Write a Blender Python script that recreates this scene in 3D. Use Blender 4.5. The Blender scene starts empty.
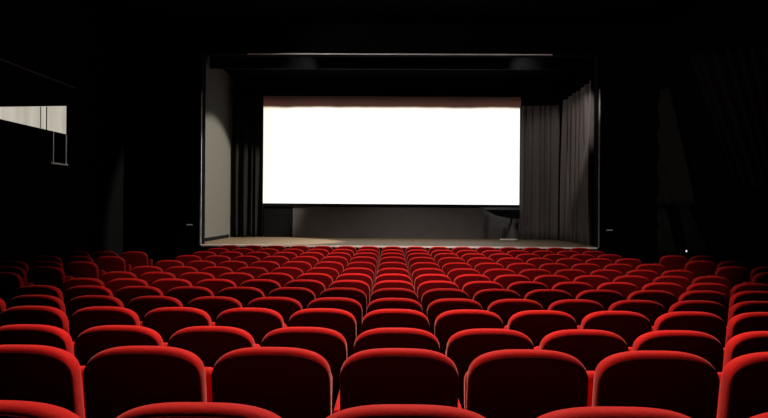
import bpy, bmesh, math, random
from mathutils import Vector
random.seed(7)
C = bpy.context.scene.collection
sc = bpy.context.scene
F, VX, HY = 585.0, 391.0, 209.0        # focal length in pixels, vanishing point
S = 0.53                                # seat spacing
ZC = 1.77                               # camera height over the flat front floor
CH = 0.92                               # chair height

# ------------------------------------------------------------------ materials
def mat(name, col, rough=0.7, metal=0.0, noise=0.0, nscale=40, bump=0.0, sheen=0.0, sheen_tint=(1,1,1), spec=0.5, coat=0.0):
    m = bpy.data.materials.new(name); m.use_nodes = True
    nt = m.node_tree; b = nt.nodes['Principled BSDF']
    b.inputs['Roughness'].default_value = rough
    b.inputs['Metallic'].default_value = metal
    b.inputs['Specular IOR Level'].default_value = spec
    b.inputs['Base Color'].default_value = (*col, 1)
    if sheen:
        b.inputs['Sheen Weight'].default_value = sheen
        b.inputs['Sheen Roughness'].default_value = 0.35
        b.inputs['Sheen Tint'].default_value = (*sheen_tint, 1)
    if noise or bump:
        tc = nt.nodes.new('ShaderNodeTexCoord'); n = nt.nodes.new('ShaderNodeTexNoise')
        n.inputs['Scale'].default_value = nscale; n.inputs['Detail'].default_value = 5
        nt.links.new(tc.outputs['Object'], n.inputs['Vector'])
        if noise:
            mx = nt.nodes.new('ShaderNodeMix'); mx.data_type = 'RGBA'
            mx.inputs['A'].default_value = (*[c*(1-noise) for c in col], 1)
            mx.inputs['B'].default_value = (*[min(1, c*(1+noise)) for c in col], 1)
            nt.links.new(n.outputs['Fac'], mx.inputs['Factor'])
            nt.links.new(mx.outputs['Result'], b.inputs['Base Color'])
        if bump:
            bp = nt.nodes.new('ShaderNodeBump'); bp.inputs['Strength'].default_value = bump
            bp.inputs['Distance'].default_value = 0.01
            nt.links.new(n.outputs['Fac'], bp.inputs['Height']); nt.links.new(bp.outputs['Normal'], b.inputs['Normal'])
    return m

M = {}
M['velvet'] = mat('red_velvet', (0.55, 0.011, 0.010), 0.8, noise=0.12, nscale=60, bump=0.15, sheen=0.30, sheen_tint=(1.0, 0.55, 0.5), spec=0.04)
M['backshade'] = mat('shade_dark_velvet', (0.085, 0.0015, 0.003), 0.9, noise=0.2, nscale=120, spec=0.05)  # dark colour holds the shade on the red velvet seat backs
M['metal'] = mat('black_painted_steel', (0.012, 0.011, 0.011), 0.5, spec=0.3)
M['carpet'] = mat('dark_carpet', (0.010, 0.006, 0.006), 0.95, noise=0.3, nscale=90, spec=0.02)
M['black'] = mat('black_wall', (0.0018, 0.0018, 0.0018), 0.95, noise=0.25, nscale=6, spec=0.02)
M['stage'] = mat('brown_stage_boards', (0.16, 0.11, 0.068), 0.6, noise=0.15, nscale=3, spec=0.3)
M['grey_wall'] = mat('grey_plaster', (0.07, 0.067, 0.058), 0.85, noise=0.06, nscale=5, spec=0.1)
M['curtain'] = mat('charcoal_velour', (0.066, 0.056, 0.053), 0.9, noise=0.12, nscale=9, spec=0.05, sheen=0.2)
M['blackcurtain'] = mat('black_velour', (0.009, 0.0085, 0.008), 0.95, noise=0.15, nscale=9, spec=0.03)
M['skirt'] = mat('dark_grey_panel', (0.075, 0.07, 0.075), 0.7, noise=0.2, nscale=3, spec=0.2)
M['frame'] = mat('matt_black_masking', (0.005, 0.005, 0.005), 0.95, spec=0.02)
M['trim'] = mat('pale_edge_strip', (0.75, 0.72, 0.72), 0.5)
M['dulltrim'] = mat('dull_grey_strip', (0.16, 0.17, 0.18), 0.5)
M['gloss'] = mat('black_gloss_panel', (0.008, 0.008, 0.008), 0.7, spec=0.05)
M['wire'] = mat('dull_grey_wire', (0.8, 0.8, 0.78), 0.5, metal=0.0)
M['drape'] = mat('dark_grey_drape', (0.014, 0.0135, 0.0125), 0.95, noise=0.2, nscale=4, spec=0.02)

def emit(name, col, strength):
    m = bpy.data.materials.new(name); m.use_nodes = True
    nt = m.node_tree; nt.nodes.clear()
    e = nt.nodes.new('ShaderNodeEmission'); o = nt.nodes.new('ShaderNodeOutputMaterial')
    e.inputs['Color'].default_value = (*col, 1); e.inputs['Strength'].default_value = strength
    nt.links.new(e.outputs[0], o.inputs[0]); return m

# ------------------------------------------------------------------ helpers
def obj(name, bm, m, parent=None, smooth=False):
    me = bpy.data.meshes.new(name); bm.normal_update(); bm.to_mesh(me); bm.free()
    if smooth:
        for p in me.polygons: p.use_smooth = True
    if m: me.materials.append(m)
    o = bpy.data.objects.new(name, me); C.objects.link(o)
    if parent: o.parent = parent
    return o
def add_box(bm, a, b, bevel=0.0, seg=2):
    a = Vector(a); b = Vector(b)
    r = bmesh.ops.create_cube(bm, size=1)['verts']
    for v in r:
        v.co = Vector(((a[i]+b[i])/2 + v.co[i]*abs(b[i]-a[i])) for i in range(3))
    if bevel:
        es = {e for v in r for e in v.link_edges}
        bmesh.ops.bevel(bm, geom=list(es), offset=bevel, segments=seg, profile=0.5, affect='EDGES')
def box(a, b, bevel=0.0, seg=2):
    bm = bmesh.new(); add_box(bm, a, b, bevel, seg); return bm
def add_bar(bm, p, q, r, n=8):
    p = Vector(p); q = Vector(q); d = (q-p).normalized()
    u = d.orthogonal().normalized(); w = d.cross(u)
    A = []; B = []
    for i in range(n):
        t = 2*math.pi*i/n; o = (u*math.cos(t)+w*math.sin(t))*r
        A.append(bm.verts.new(p+o)); B.append(bm.verts.new(q+o))
    for i in range(n): bm.faces.new((A[i], A[(i+1) % n], B[(i+1) % n], B[i]))
    bm.faces.new(A[::-1]); bm.faces.new(B)
def prism(pts, axis_vec):
    """solid from a planar polygon pushed along axis_vec"""
    bm = bmesh.new(); v = Vector(axis_vec)
    A = [bm.verts.new(Vector(p)) for p in pts]; B = [bm.verts.new(Vector(p)+v) for p in pts]
    n = len(pts)
    for i in range(n): bm.faces.new((A[i], A[(i+1) % n], B[(i+1) % n], B[i]))
    bm.faces.new(A[::-1]); bm.faces.new(B)
    bmesh.ops.recalc_face_normals(bm, faces=bm.faces); return bm
def tag(o, label=None, cat=None, group=None, kind=None):
    if label: o['label'] = label
    if cat: o['category'] = cat
    if group: o['group'] = group
    if kind: o['kind'] = kind
    return o
def thing(name, loc, label, cat, group=None, rz=0):
    o = bpy.data.objects.new(name, None); C.objects.link(o); o.location = loc; o.rotation_euler.z = rz
    return tag(o, label, cat, group)
def struct(name, bm, m, label=None, smooth=False):
    return tag(obj(name, bm, m, None, smooth), label, None, None, 'structure')
def X(px, d): return (px-VX)/F*d
def Z(py, d): return ZC-(py-HY)/F*d

# ------------------------------------------------------------------ rows: depth and rake
ytop = [405.6, 348.5, 327.8, 308.9, 297.8, 287.9, 280.2, 273.5, 267.7, 261.8, 256.6, 252.6, 249.3, 246.2]
inv = [0.0049+0.00292*k for k in range(14)]; inv[0] = 0.00475
dep = [F*S*v for v in inv]
topz = [Z(y, d) for y, d in zip(ytop, dep)]
flo = [z-CH for z in topz]
HS = 0.94; DF = 14.85                   # stage below camera, stage front depth
ZS = ZC-HS
prof = [(-2.6, flo[0]+0.30), (-0.3, flo[0]+0.14)] + [(d, z) for d, z in zip(dep, flo)] + [(15.1, flo[-1])]
def floor_z(y):
    for (a, za), (b, zb) in zip(prof, prof[1:]):
        if a <= y <= b: return za+(zb-za)*(y-a)/(b-a)
    return prof[-1][1]
WL, WR, CE = -6.75, 6.85, ZC+4.7

# ------------------------------------------------------------------ the hall
bm = bmesh.new()
top = [[bm.verts.new((x, y, z)) for x in (WL-.2, WR+.2)] for y, z in prof]
bot = [[bm.verts.new((x, y, -0.4)) for x in (WL-.2, WR+.2)] for y, z in prof]
for i in range(len(prof)-1):
    bm.faces.new((top[i][0], top[i][1], top[i+1][1], top[i+1][0]))
    bm.faces.new((bot[i][0], bot[i+1][0], bot[i+1][1], bot[i][1]))
    for k in (0, 1): bm.faces.new((top[i][k], top[i+1][k], bot[i+1][k], bot[i][k]))
for i in (0, -1): bm.faces.new((top[i][0], top[i][1], bot[i][1], bot[i][0]))
bmesh.ops.recalc_face_normals(bm, faces=bm.faces)
struct('floor', bm, M['carpet'], 'dark raked floor under the rows of seats')
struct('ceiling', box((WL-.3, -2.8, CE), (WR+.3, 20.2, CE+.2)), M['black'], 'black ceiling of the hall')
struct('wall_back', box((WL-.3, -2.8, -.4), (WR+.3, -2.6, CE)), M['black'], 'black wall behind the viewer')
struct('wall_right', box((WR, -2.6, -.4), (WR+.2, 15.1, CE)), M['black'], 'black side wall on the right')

# left wall, with a window opening with a sloping head
wd0, wd1 = 9.3, 12.22                                  # opening from depth to depth
def zb_(d): return ZC+76.2/F*12.15                     # sill height (level)
zs = ZC+72.2/F*12.15
zt1 = ZC+101.6/F*12.15; zt0 = ZC+(100.5/F*10.1)
slope = (zt1-zt0)/(12.15-10.1)
def head_z(d): return zt1-slope*(12.15-d)
zt_near = zt1-slope*(12.15-wd0)
bm = bmesh.new()
add_box(bm, (WL-.2, -2.6, -.4), (WL, wd0, CE)); add_box(bm, (WL-.2, wd1, -.4), (WL, 15.1, CE))
add_box(bm, (WL-.2, wd0, -.4), (WL, wd1, zs))
head = [(WL-.2, wd0, max(zt_near, zs+.01)), (WL-.2, wd1, head_z(wd1)), (WL-.2, wd1, CE), (WL-.2, wd0, CE)]
A = [bm.verts.new(p) for p in head]; B = [bm.verts.new((WL, p[1], p[2])) for p in head]
for i in range(4): bm.faces.new((A[i], A[(i+1) % 4], B[(i+1) % 4], B[i]))
bm.faces.new(A[::-1]); bm.faces.new(B)
bmesh.ops.recalc_face_normals(bm, faces=bm.faces)
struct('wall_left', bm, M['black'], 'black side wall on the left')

# lit pane in the opening
m = emit('lit_window', (0.60, 0.55, 0.45), 1.0); M['lit'] = m
nt = m.node_tree; e = nt.nodes['Emission']
tc = nt.nodes.new('ShaderNodeTexCoord'); n = nt.nodes.new('ShaderNodeTexNoise'); n.inputs['Scale'].default_value = 1.6
mp = nt.nodes.new('ShaderNodeMapping'); mp.inputs['Scale'].default_value = (1, 2.2, .4)
nt.links.new(tc.outputs['Object'], mp.inputs['Vector']); nt.links.new(mp.outputs['Vector'], n.inputs['Vector'])
cr = nt.nodes.new('ShaderNodeValToRGB'); cr.color_ramp.elements[0].position = .3; cr.color_ramp.elements[1].position = .7
cr.color_ramp.elements[0].color = (0.42, 0.385, 0.315, 1); cr.color_ramp.elements[1].color = (0.56, 0.53, 0.45, 1)
nt.links.new(n.outputs['Fac'], cr.inputs['Fac']); nt.links.new(cr.outputs['Color'], e.inputs['Color'])
ztn = max(zt_near, zs+.01)
win = struct('window_1', prism([(WL-.09, wd0, zs), (WL-.09, wd1, zs), (WL-.09, wd1, head_z(wd1)), (WL-.09, wd0, ztn)], (-.02, 0, 0)), m,
             'lit pale window with sloping top high on the left wall')
dm = X(47.5, 1.0); dmul = WL/dm
obj('mullion', box((WL-.085, dmul-.008, zs), (WL-.07, dmul+.008, head_z(dmul)-.01)), mat('dark_mullion',(.05,.04,.035),.7), win)
dm2 = WL/X(41.5, 1.0)
mm = mat('pale_mullion', (.4, .36, .29), .7)
obj('glazing_bar', box((WL-.085, dm2-.006, zs), (WL-.07, dm2+.006, head_z(dm2)-.01)), mm, win)
obj('window_frame', box((WL-.085, wd0, zs), (WL-.02, wd1, zs+.012)), M['frame'], win)

# wire bracket under the window
b0, b1 = WL/X(49.8, 1.0), WL/X(62.8, 1.0)
zlo = Z(166.5, b1); zhi = zs-.01
t = thing('bracket_frame', (WL+.02, b0, zlo), 'thin grey rectangular wire frame on left wall below the lit window', 'bracket')
bm = bmesh.new(); add_bar(bm, (0, 0, 0), (0, 0, zhi-zlo), .008); obj('upright', bm, M['wire'], t)
bm = bmesh.new(); add_bar(bm, (0, b1-b0, 0), (0, b1-b0, zhi-zlo), .011); obj('upright', bm, M['wire'], t)
bm = bmesh.new(); add_box(bm, (-.02, -.05, -.02), (.03, b1-b0+.03, .012), .004); obj('shelf', bm, M['wire'], t)

# dull cornice rail high on the left wall
bm = box((WL, 9.0, ZC+2.50), (WL+.07, 12.3, ZC+2.53), .005)
struct('trim_5', bm, mat('dark_rail', (.025,.025,.025), .8), 'dim rail high on the left wall')

# proscenium wall
OL, OR_, OT = X(200.5, DF), X(596.6, DF), Z(54, DF)
bm = bmesh.new()
add_box(bm, (WL-.2, DF+.02, -.4), (OL, DF+.3, CE)); add_box(bm, (OR_, DF+.02, -.4), (WR+.2, DF+.3, CE))
add_box(bm, (OL, DF+.02, OT), (OR_, DF+.3, CE))
struct('wall_front', bm, M['black'], 'black wall framing the stage opening')
# stage
SB = 20.0
bm = bmesh.new(); add_box(bm, (OL, DF+.02, -.1), (OR_, DF+.3, ZS)); add_box(bm, (OL-.9, DF+.3, -.1), (OR_+.9, SB, ZS))
stg = struct('stage', bm, M['stage'], 'brown wooden stage floor in front of the screen')
# plank texture
nt = M['stage'].node_tree; b = nt.nodes['Principled BSDF']
struct('trim_1', box((OL, DF-.02, ZS-.035), (OR_, DF+.03, ZS+.006), .004), M['trim'], 'pale nosing strip along the stage edge')
struct('trim_6', box((OL, DF-.005, flo[-1]-.02), (OR_, DF+.02, ZS-.035)), M['frame'], 'black front of the stage below its edge')
struct('trim_2', box((OR_+.022, DF-.015, ZS), (OR_+.05, DF+.02, Z(88, DF)), .004), mat('grey_edge_strip', (.16, .155, .155), .6), 'pale vertical strip right of the stage')
struct('trim_3', box((X(246, DF), DF-.005, OT-.012), (X(551, DF), DF+.03, OT+.012), .004), M['trim'], 'thin pale strip along the top of the stage opening')
struct('trim_4', box((OL-.04, DF-.02, ZS), (OL+.002, DF+.02, Z(92, DF)), .004), M['dulltrim'], 'dull strip left of the stage')
# stage side wall (grey), back wall, side and ceiling
SL = -5.5*HS
wl0, wl1 = F*5.5*HS/188, F*5.5*HS/159.5
bm = box((SL-.12, wl0, ZS), (SL, wl1, Z(53, wl0)), .004)
for k in range(1, 3):
    pass
struct('wall_stage_left', bm, M['grey_wall'], 'grey plaster side wall at the left of the stage')
struct('baseboard_stage_left', box((SL, wl0, ZS), (SL+.02, wl1-.4, ZS+.10), .003), M['frame'], 'black baseboard along the grey stage wall')
struct('wall_stage_back', box((OL-.9, SB, -.1), (OR_+.9, SB+.2, CE)), M['black'], 'black wall behind the screen')
struct('wall_stage_right', box((OR_+.72, DF+.3, ZS), (OR_+.9, SB, CE)), M['black'], 'black wall right of the stage')
struct('wall_stage_outer', box((OL-.9, DF+.3, ZS), (OL-.72, SB, CE)), M['black'], 'black wall left of the stage')

# ------------------------------------------------------------------ screen
D = 19.0
x0, x1 = X(261.8, D), X(520, D); zt, zb = Z(96.5, D), Z(204, D)
scr = thing('projection_screen', ((x0+x1)/2, D, zb), 'wide bright white cinema screen with a dim brown band along the top', 'screen')
w, h = x1-x0, zt-zb
m = emit('lit_screen', (1, 1, 1), 1.25)
nt = m.node_tree; e = nt.nodes['Emission']
tc = nt.nodes.new('ShaderNodeTexCoord'); sp = nt.nodes.new('ShaderNodeSeparateXYZ')
nt.links.new(tc.outputs['Object'], sp.inputs[0])
# upper limit of the projected picture: slightly wavy
nz = nt.nodes.new('ShaderNodeTexNoise'); nz.inputs['Scale'].default_value = .7
cx = nt.nodes.new('ShaderNodeCombineXYZ'); nt.links.new(sp.outputs['X'], cx.inputs['X']); nt.links.new(cx.outputs[0], nz.inputs['Vector'])
ma = nt.nodes.new('ShaderNodeMath'); ma.operation = 'MULTIPLY_ADD'; ma.inputs[1].default_value = .10
nt.links.new(nz.outputs['Fac'], ma.inputs[0]); nt.links.new(sp.outputs['Z'], ma.inputs[2])
dv = nt.nodes.new('ShaderNodeMath'); dv.operation = 'DIVIDE'; dv.inputs[1].default_value = h
nt.links.new(ma.outputs[0], dv.inputs[0])
cr = nt.nodes.new('ShaderNodeValToRGB'); r = cr.color_ramp
r.elements[0].position = 0.0; r.elements[0].color = (1, 1, 1, 1)
r.elements[1].position = 1.0; r.elements[1].color = (0.012, 0.006, 0.005, 1)
for p, c in ((.895, (1, .99, .97, 1)), (.905, (.78, .68, .56, 1)), (.922, (.06, .028, .020, 1)), (.965, (.038, .016, .012, 1))):
    q = r.elements.new(p); q.color = c
nt.links.new(dv.outputs[0], cr.inputs['Fac'])
# picture warmer at the left end
mr = nt.nodes.new('ShaderNodeMapRange'); mr.inputs['From Min'].default_value = -w/2; mr.inputs['From Max'].default_value = -w/2+1.1
nt.links.new(sp.outputs['X'], mr.inputs['Value'])
cr2 = nt.nodes.new('ShaderNodeValToRGB'); cr2.color_ramp.elements[0].color = (.93, .86, .72, 1); cr2.color_ramp.elements[1].color = (1, 1, 1, 1)
nt.links.new(mr.outputs[0], cr2.inputs['Fac'])
mu = nt.nodes.new('ShaderNodeMix'); mu.data_type = 'RGBA'; mu.blend_type = 'MULTIPLY'; mu.inputs['Factor'].default_value = 1
nt.links.new(cr.outputs['Color'], mu.inputs['A']); nt.links.new(cr2.outputs['Color'], mu.inputs['B'])
nt.links.new(mu.outputs['Result'], e.inputs['Color'])
o = obj('screen_surface', box((-w/2, 0, 0), (w/2, .02, h)), m, scr)
bm = bmesh.new()
add_box(bm, (-w/2-.05, -.02, -.09), (w/2+.05, .05, -.001)); add_box(bm, (-w/2-.05, -.02, h+.001), (w/2+.05, .05, h+.5))
add_box(bm, (-w/2-.05, -.02, -.09), (-w/2-.001, .05, h+.5)); add_box(bm, (w/2+.001, -.02, -.09), (w/2+.05, .05, h+.5))
obj('masking_frame', bm, M['frame'], scr)

# dark panel below the screen
x0p, x1p = X(263, D), X(484, D)
t = thing('backdrop_panel', ((x0p+x1p)/2, D+.05, ZS), 'dark grey panel below the white screen at the back of stage', 'panel')
hw = (x1p-x0p)/2; hp = zb-.1-ZS
bm = bmesh.new()
add_box(bm, (-hw+.95, 0, 0), (hw, .04, hp), .004); obj('board', bm, M['skirt'], t)
obj('board', box((-hw, .01, 0), (-hw+.945, .04, hp), .004), M['frame'], t)
t = thing('backdrop_panel', (X(502, D+.3), D+.3, ZS), 'darker narrow panel at right of the grey panel under the screen', 'panel')
obj('board', box((-.75, 0, 0), (.75, .04, hp+.02), .004), M['skirt'], t)

# ------------------------------------------------------------------ curtains
def curtain(name, path, z0, z1, m, label, group=None, amp=.06, wl=.2, seed=1, parent=None):
    rnd = random.Random(seed)
    pts = [Vector((p[0], p[1], 0)) for p in path]
    seg = [(pts[i+1]-pts[i]).length for i in range(len(pts)-1)]; L = sum(seg)
    def at(s):
        for i, l in enumerate(seg):
            if s <= l+1e-6 or i == len(seg)-1:
                d = (pts[i+1]-pts[i]).normalized(); return pts[i]+d*s, Vector((-d.y, d.x, 0))
            s -= l
    n = int(L/0.018); fold = []; ph = 0
    a = amp; cur = wl
    for i in range(n+1):
        ph += 2*math.pi*0.018/cur
        if i % 11 == 0: cur = wl*rnd.uniform(.6, 1.6); a = amp*rnd.uniform(.5, 1.25)
        fold.append((a, ph))
    # smooth amplitude
    am = [f[0] for f in fold]
    am = [sum(am[max(0, i-8):i+9])/len(am[max(0, i-8):i+9]) for i in range(n+1)]
    rows = 14; origin = Vector((path[0][0], path[0][1], z0)); bm = bmesh.new(); g = []
    for j in range(rows+1):
        v = j/rows; row = []
        for i in range(n+1):
            p, nn = at(L*i/n); k = (1.0-.35*v)
            off = am[i]*k*(math.sin(fold[i][1]+.5*math.sin(v*3+i*.05))+.25*math.sin(2.3*fold[i][1]+v*2))
            q = p+nn*off; row.append(bm.verts.new(Vector((q.x, q.y, z0+(z1-z0)*v))-origin))
        g.append(row)
    for j in range(rows):
        for i in range(n): bm.faces.new((g[j][i], g[j][i+1], g[j+1][i+1], g[j+1][i]))
    o = obj(name, bm, m, parent, smooth=True); o.location = origin
    so = o.modifiers.new('thickness', 'SOLIDIFY'); so.thickness = .008
    if label: tag(o, label, 'curtain', group)
    return o
ZCT = ZC+3.33
curtain('stage_curtain', [(X(519, 18.7), 18.7), (X(558, 18.55), 18.55)], ZS+.015, ZCT-.02, M['curtain'],
        'dark grey curtain hanging right beside the white screen', 'stage curtains', .07, .22, 3)
curtain('stage_curtain', [(5.36, 18.3), (5.33, 16.6), (5.26, 15.25)], ZS+.015, ZCT+.05, M['curtain'],
        'dark grey curtain along the right side of the stage, nearest the pale strip', 'stage curtains', .15, .52, 8)
curtain('stage_curtain', [(X(231, 18.75), 18.75), (X(262.5, 18.75), 18.75)], ZS+.015, ZC+3.9, M['blackcurtain'],
        'black curtain between the grey side wall and the left edge of screen', 'stage curtains', .05, .2, 5)
# black border cloth across the top
t = thing('stage_border', (0, 16.4, Z(69, 16.4)), 'black border panel across the top of the stage opening', 'panel')
obj('panel', box((OL-.3, 0, 0), (OR_+.3, .05, .55)), M['gloss'], t)
for hx in (-3.5, 0.2, 3.9):
    bm = bmesh.new(); add_bar(bm, (hx, .025, .55), (hx, .025, CE-Z(69, 16.4)), .02); obj('hanger', bm, M['metal'], t)
struct('ceiling_stage', box((OL-.72, 16.8, ZC+4.25), (OR_+.72, SB, ZC+4.4)), M['black'], 'black ceiling over the stage')

# stand on the stage
dS = 18.3
t = thing('slanted_stand', (X(508, dS), dS, ZS), 'black draped stand with slanted leg and pale base at the right of stage', 'stand')
k = dS/F
obj('base', box((-7.5*k, -.1, 0), (8.5*k, .12, .035), .006), M['trim'], t)
bm = bmesh.new(); add_bar(bm, (-4*k, 0, .03), (3.8*k, 0, 21.5*k), .045, 10); obj('leg', bm, M['metal'], t, True)
bm = prism([(-23*k, 0, 30*k), (11.5*k, 0, 30*k), (11.5*k, 0, 21*k), (1*k, 0, 21.5*k), (-12*k, 0, 24.5*k)], (0, .12, 0))
obj('drape', bm, M['frame'], t)

# ------------------------------------------------------------------ small lights, right wall drapes
def step_light(px, py, label):
    d = DF
    t = thing('step_light', (X(px, d), d+.022, Z(py, d)), label, 'lamp', 'small lights beside the stage')
    obj('housing', box((-.09, -.03, -.05), (.09, 0, .03), .004), M['metal'], t)
    obj('lens', box((-.075, -.036, -.010), (.075, -.029, .008), .002), M['steplens'], t)
M['steplens'] = emit('dim_lens', (.75, .75, .8), .16)
step_light(189, 226, 'small dim light on black wall left of the stage')
step_light(608.5, 228.5, 'small dim light on black wall right of the stage')
d = 13.0
t = thing('aisle_light', (WR, WR/X(686.5, 1.0), Z(248.8, WR/X(686.5, 1.0))), 'tiny white point light on the right wall behind the side seats', 'lamp')
obj('housing', box((-.03, -.04, -.04), (0, .04, .04), .006), M['metal'], t)
bm = bmesh.new(); bmesh.ops.create_icosphere(bm, subdivisions=2, radius=.022); bmesh.ops.translate(bm, verts=bm.verts, vec=(-.035, 0, 0))
obj('lens', bm, emit('white_lens', (1, 1, 1), .9), t, True)

def wall_drape(pts_px, label, seed):
    """hanging cloth on the right wall; corner pixels: top-near, top-far, bottom-far, bottom-near"""
    rnd = random.Random(seed); q = []
    for px, py in pts_px:
        dd = WR/X(px, 1.0); q.append(Vector((WR-.10, dd, Z(py, dd))))
    org = q[2].copy(); bm = bmesh.new(); g = []; nu, nv = 60, 12
    for j in range(nv+1):
        row = []
        for i in range(nu+1):
            u, v = i/nu, j/nv
            p = q[2].lerp(q[3], u).lerp(q[1].lerp(q[0], u), v)
            p = p+Vector((.035*math.sin(u*38+seed+math.sin(u*9)), 0, 0)); row.append(bm.verts.new(p-org))
        g.append(row)
    for j in range(nv):
        for i in range(nu): bm.faces.new((g[j][i], g[j][i+1], g[j+1][i+1], g[j+1][i]))
    o = obj('wall_drape', bm, M['drape'], None, True); o.location = org
    so = o.modifiers.new('thickness', 'SOLIDIFY'); so.thickness = .01
    return tag(o, label, 'drape', 'dark drapes on the right wall')
wall_drape([(768, 40), (690, 55), (742, 193), (790, 176)], 'large dim grey drape slanting down the right wall, nearest the camera', 2)
wall_drape([(672, 85), (628, 100), (655, 203), (700, 203)], 'dim dark drape slanting down the right wall toward the stage', 4)
wall_drape([(668, 206), (650, 206), (660, 250), (679, 250)], 'narrow dim drape low on the right wall, left of point light', 6)
wall_drape([(690, 203), (682, 203), (692, 249), (712, 249)], 'narrow dim drape low on the right wall, right of point light', 9)

# ------------------------------------------------------------------ the seat
def outline(hw, z0, z1, rt, rb, crown, n=10):
    pts = []
    def arc(cx, cz, r, a0, a1):
        for i in range(n+1):
            a = math.radians(a0+(a1-a0)*i/n); pts.append((cx+r*math.cos(a), cz+r*math.sin(a)))
    arc(hw-rb, z0+rb, rb, -90, 0)
    # the top: one smooth superellipse arch
    e = 2/2.9
    for i in range(41):
        a = math.pi*i/40; c, q = math.cos(a), math.sin(a)
        pts.append((hw*math.copysign(abs(c)**e, c), z1-rt+rt*abs(q)**e))
    arc(-hw+rb, z0+rb, rb, 180, 270)
    out = []
    for p in pts:
        if not out or (abs(p[0]-out[-1][0])+abs(p[1]-out[-1][1])) > 1e-4: out.append(p)
    return out
def inset(pts, d, side=1.0):
    """offset inwards by d; side < 1 offsets the upright edges less than the top"""
    n = len(pts); out = []
    for i in range(n):
        a, b, c = Vector(pts[i-1]), Vector(pts[i]), Vector(pts[(i+1) % n])
        t = ((b-a).normalized()+(c-b).normalized()).normalized()
        k = side+(1-side)*abs(t.x)**1.5; out.append((b.x-t.y*d*k, b.y+t.x*d*k))
    return out
LEAN = math.tan(math.radians(9))
def loft(rings, bulge_front=0.0):
    """rings: list of (outline points, y) from the rear to the front"""
    bm = bmesh.new(); R = []
    for pts, y in rings:
        R.append([bm.verts.new((x, y+(CH-z)*LEAN, z)) for x, z in pts])
    n = len(R[0])
    for a, b in zip(R, R[1:]):
        for i in range(n): bm.faces.new((a[i], b[i], b[(i+1) % n], a[(i+1) % n]))
    bm.faces.new(R[0]); bm.faces.new(R[-1][::-1])
    bmesh.ops.recalc_face_normals(bm, faces=bm.faces); return bm
base = outline(.246, .33, CH, .14, .05, .014)
T, RR, RS = .108, .044, .22
rings = []
for i in range(7):
    a = math.radians(90*i/6); rings.append((inset(base, RR*(1-math.sin(a)), RS), -T/2+RR*(1-math.cos(a))))
for i in range(7):
    a = math.radians(90*i/6); rings.append((inset(base, .05*(1-math.cos(a))), T/2-.05+.05*math.sin(a)))
rings.append((inset(base, .09), T/2+.010))
backrest_bm = loft(rings)
pan = inset(base, RR+.001, RS)
prs = [(inset(base, RR+.008, RS), -T/2-.003)]
for a in (0, 12, 24, 36):
    a = math.radians(a); prs.append((inset(base, RR*(1-math.sin(a))-.002*math.sin(a)-.0005, RS), -T/2+RR*(1-math.cos(a))-.002))
prs.append((inset(base, RR*(1-math.sin(a))+.006, RS), prs[-1][1]+.008))
panel_bm = loft(prs)
GRP = 'red cinema seats'
proto = thing('cinema_seat', (0, 0, 0), 'x', 'seat', GRP)
P_back = obj('backrest', backrest_bm, M['velvet'], proto, True)
P_panel = obj('shaded_back', panel_bm, M['backshade'], proto, True)
P_panel['label'] = 'rear of the velvet backrest, darkened for shade'
# tip-up seat, folded up against the backrest
bm = box((-.225, -.055, 0), (.225, .055, .40), .04, 4)
P_seat = obj('seat', bm, M['velvet'], proto, True); P_seat.location = (0, .235, .36); P_seat.rotation_euler.x = math.radians(-6)
bm = box((-.21, .057, .03), (.21, .066, .37), .004, 2)
P_pan = obj('seat_pan', bm, M['metal'], P_seat)
def arm_parts(x, parent):
    a = obj('armrest', box((-.021, -.19, -.045), (.021, .19, 0), .012, 3), M['velvet'], parent, True); a.location = (x, .325, .615)
    bm = bmesh.new(); add_box(bm, (-.016, -.10, .02), (.016, .12, .568), .006); add_box(bm, (-.02, -.16, 0), (.02, .18, .024), .006)
    l = obj('leg', bm, M['metal'], parent); l.location = (x, .325, 0)
    return a, l
P_arm, P_leg = arm_parts(S/2, proto)
parts = [P_back, P_panel, P_arm, P_leg]
def link_copy(o, parent):
    c = o.copy(); C.objects.link(c); c.parent = parent; return c
used = False
ORD = ['', 'first', 'second', 'third', 'fourth', 'fifth', 'sixth', 'seventh', 'eighth', 'ninth', 'tenth', 'eleventh', 'twelfth', 'thirteenth']
def seat_at(x, y, z, label, left_arm=False, rz=0):
    global used
    if not used:
        r = proto; used = True
    else:
        r = proto.copy(); C.objects.link(r)
        for p in parts: link_copy(p, r)
        s = link_copy(P_seat, r); link_copy(P_pan, s)
    r.location = (x, y, z); r.rotation_euler.z = rz; r['label'] = label
    if left_arm:
        for p in (P_arm, P_leg):
            c = link_copy(p, r); c.location.x = -S/2
    return r
def rowname(k):
    if k == 0: return 'row nearest the camera'
    if k == 13: return 'front row by the stage'
    if k == 12: return 'second row from the stage'
    if k == 11: return 'third row from the stage'
    return ORD[k+1]+' row from the camera'
for k in range(14):
    s = F*S/dep[k]
    lo = max(-7, math.ceil((-VX)/s-.47-.05)); hi = min(8, math.floor((768-VX)/s+.47-.05))
    for n in range(lo, hi+1):
        x = (n+.072)*S+(.006 if k == 0 else 0)
        if n == 0: pos = 'in the centre column'
        elif n == -7: pos = 'leftmost at the left aisle'
        elif n == 8: pos = 'rightmost at the right aisle'
        else: pos = ORD[abs(n)]+(' left' if n < 0 else ' right')+' of the centre column'
        seat_at(x, dep[k], floor_z(dep[k]), 'red velvet seat, %s, %s' % (rowname(k), pos), n == lo)
SIDE = 0.06
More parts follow.
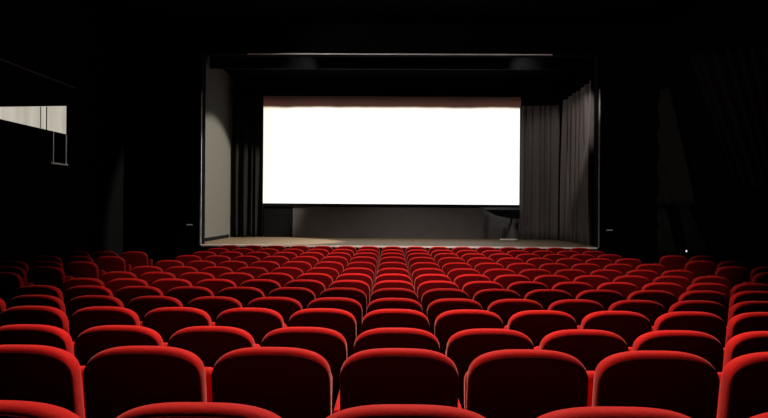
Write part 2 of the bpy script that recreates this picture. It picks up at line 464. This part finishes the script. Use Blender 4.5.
# raised side floors
sides = []
for sgn, cols, rows in ((-1, (-8.8, -9.8, -10.8), range(6, 11)), (1, (9.6, 10.6), range(7, 11))):
    for k in rows:
        for j, c in enumerate(cols):
            x = c*S; px = VX+F*x/dep[k]
            if px < -14 or px > 781: continue
            pos = ['beside the aisle', 'second from the aisle', 'third from the aisle'][j]
            seat_at(x, dep[k], floor_z(dep[k])+SIDE, 'dim red seat beyond the %s aisle, %s, %s' % ('left' if sgn < 0 else 'right', rowname(k), pos), (sgn > 0 and j == 0) or (sgn < 0 and px-F*S/dep[k] < -14) or (sgn < 0 and j == 2))
    xa, xb = ((WL, -8.8*S+.31), (9.6*S-.33, WR))[sgn > 0]
    ys = [dep[5]+.3] + [d for d in dep[6:11]] + [dep[10]+.75]
    bm = bmesh.new(); tv = [[bm.verts.new((x, y, floor_z(y)+SIDE)) for x in (xa, xb)] for y in ys]
    bv = [[bm.verts.new((x, y, floor_z(y)-.05)) for x in (xa, xb)] for y in ys]
    for i in range(len(ys)-1):
        bm.faces.new((tv[i][0], tv[i][1], tv[i+1][1], tv[i+1][0])); bm.faces.new((bv[i][0], bv[i][1], bv[i+1][1], bv[i+1][0]))
        for q in (0, 1): bm.faces.new((tv[i][q], tv[i+1][q], bv[i+1][q], bv[i][q]))
    for i in (0, -1): bm.faces.new((tv[i][0], tv[i][1], bv[i][1], bv[i][0]))
    bmesh.ops.recalc_face_normals(bm, faces=bm.faces)
    struct('floor_side_left' if sgn < 0 else 'floor_side_right', bm, M['carpet'], 'low dark platform under the %s side seats' % ('left' if sgn < 0 else 'right'))

# ------------------------------------------------------------------ light
def look(o, target):
    o.rotation_euler = (Vector(target)-o.location).to_track_quat('-Z', 'Y').to_euler()
def area(name, loc, target, size, energy, col, sy=None, spread=180):
    l = bpy.data.lights.new(name, 'AREA'); l.energy = energy; l.color = col; l.size = size
    if sy: l.shape = 'RECTANGLE'; l.size_y = sy
    l.spread = math.radians(spread)
    o = bpy.data.objects.new(name, l); C.objects.link(o); o.location = loc; look(o, target); return o
def spot(name, loc, target, ang, energy, col, blend=.3, r=.1):
    l = bpy.data.lights.new(name, 'SPOT'); l.energy = energy; l.color = col; l.spot_size = math.radians(ang); l.spot_blend = blend; l.shadow_soft_size = r
    o = bpy.data.objects.new(name, l); C.objects.link(o); o.location = loc; look(o, target); return o
warm = (1.0, .80, .64)
spot('house_light', (.2, 4.8, ZC+3.4), (.2, 1.4, .9), 108, 1050, warm, .8, .25)
spot('house_light', (.2, 8.3, ZC+3.5), (.2, 4.9, .9), 100, 1000, warm, .9, .25)
spot('house_light', (.2, 13.4, CE-.05), (.2, 9.8, .9), 90, 850, warm, .9, .25)
# unseen spots added behind the viewer to fill the far seat backs
for bx, e in ((-2.7, 3300), (.2, 7000), (3.1, 3300)):
    spot('rear_fill', (bx, -2.3, CE-.5), (bx, 11.0, .9), 23, e, warm, 1, .1)
# unseen spot added to brighten the edge strips and stage floor
spot('front_fill', (-5.6, 8.6, CE-.1), (1.8, 15.3, OT-1.8), 54, 1250, (1, .96, .9), .6, .15)
# unseen lights added for the stage, wire bracket and border
spot('unseen_stage_spot', (4.4, 15.6, ZC+3.6), (SL, 16.9, ZC-.26), 34, 9500, (1, .95, .82), .25, .08)  # cone edge shapes the bright lower part of the grey wall
spot('unseen_stage_spot', (4.5, 13.4, ZC+3.3), (4.95, 16.8, ZC+1.9), 44, 380, (1, .94, .9), .6, .06)  # added in the hall to bring out the side curtain's folds
area('stage_fill', (.2, 17.3, ZC+4.18), (.2, 15.9, ZS), 4.5, 40, (1, .9, .76), .3, 90)  # added fill for the stage floor
spot('bracket_fill', (-4.4, 8.8, CE-.1), (WL, (b0+b1)/2, (zlo+zhi)/2), 13, 120, (1, 1, 1), .5, .05)  # added to lift the wire bracket out of the dark
spot('border_fill', (-2.1, 15.6, ZC+4.2), (-2.5, 16.4, ZC+3.95), 60, 26, (1, 1, .97), 1, .1)  # this pair is added to make the streaks on the border panel
spot('border_fill', (3.3, 15.6, ZC+4.2), (3.7, 16.4, ZC+3.95), 60, 36, (1, 1, .97), 1, .1)

# ------------------------------------------------------------------ camera, world
w_ = bpy.data.worlds.new('World'); sc.world = w_; w_.use_nodes = True
w_.node_tree.nodes['Background'].inputs['Color'].default_value = (0, 0, 0, 1)
cam = bpy.data.cameras.new('camera'); cam.sensor_width = 36; cam.lens = F/768*36; cam.clip_start = .05
co = bpy.data.objects.new('camera', cam); C.objects.link(co); co.location = (0, 0, ZC)
yaw = math.atan((VX-384)/F)
from mathutils import Matrix
co.rotation_euler = (Matrix.Rotation(yaw, 3, 'Z') @ Matrix.Rotation(math.radians(90), 3, 'X') @ Matrix.Rotation(math.radians(.38), 3, 'Z')).to_euler()
sc.camera = co
sc.view_settings.view_transform = 'Standard'; sc.view_settings.look = 'None'
sc.view_settings.exposure = 0; sc.view_settings.gamma = 1; sc.view_settings.use_curve_mapping = False
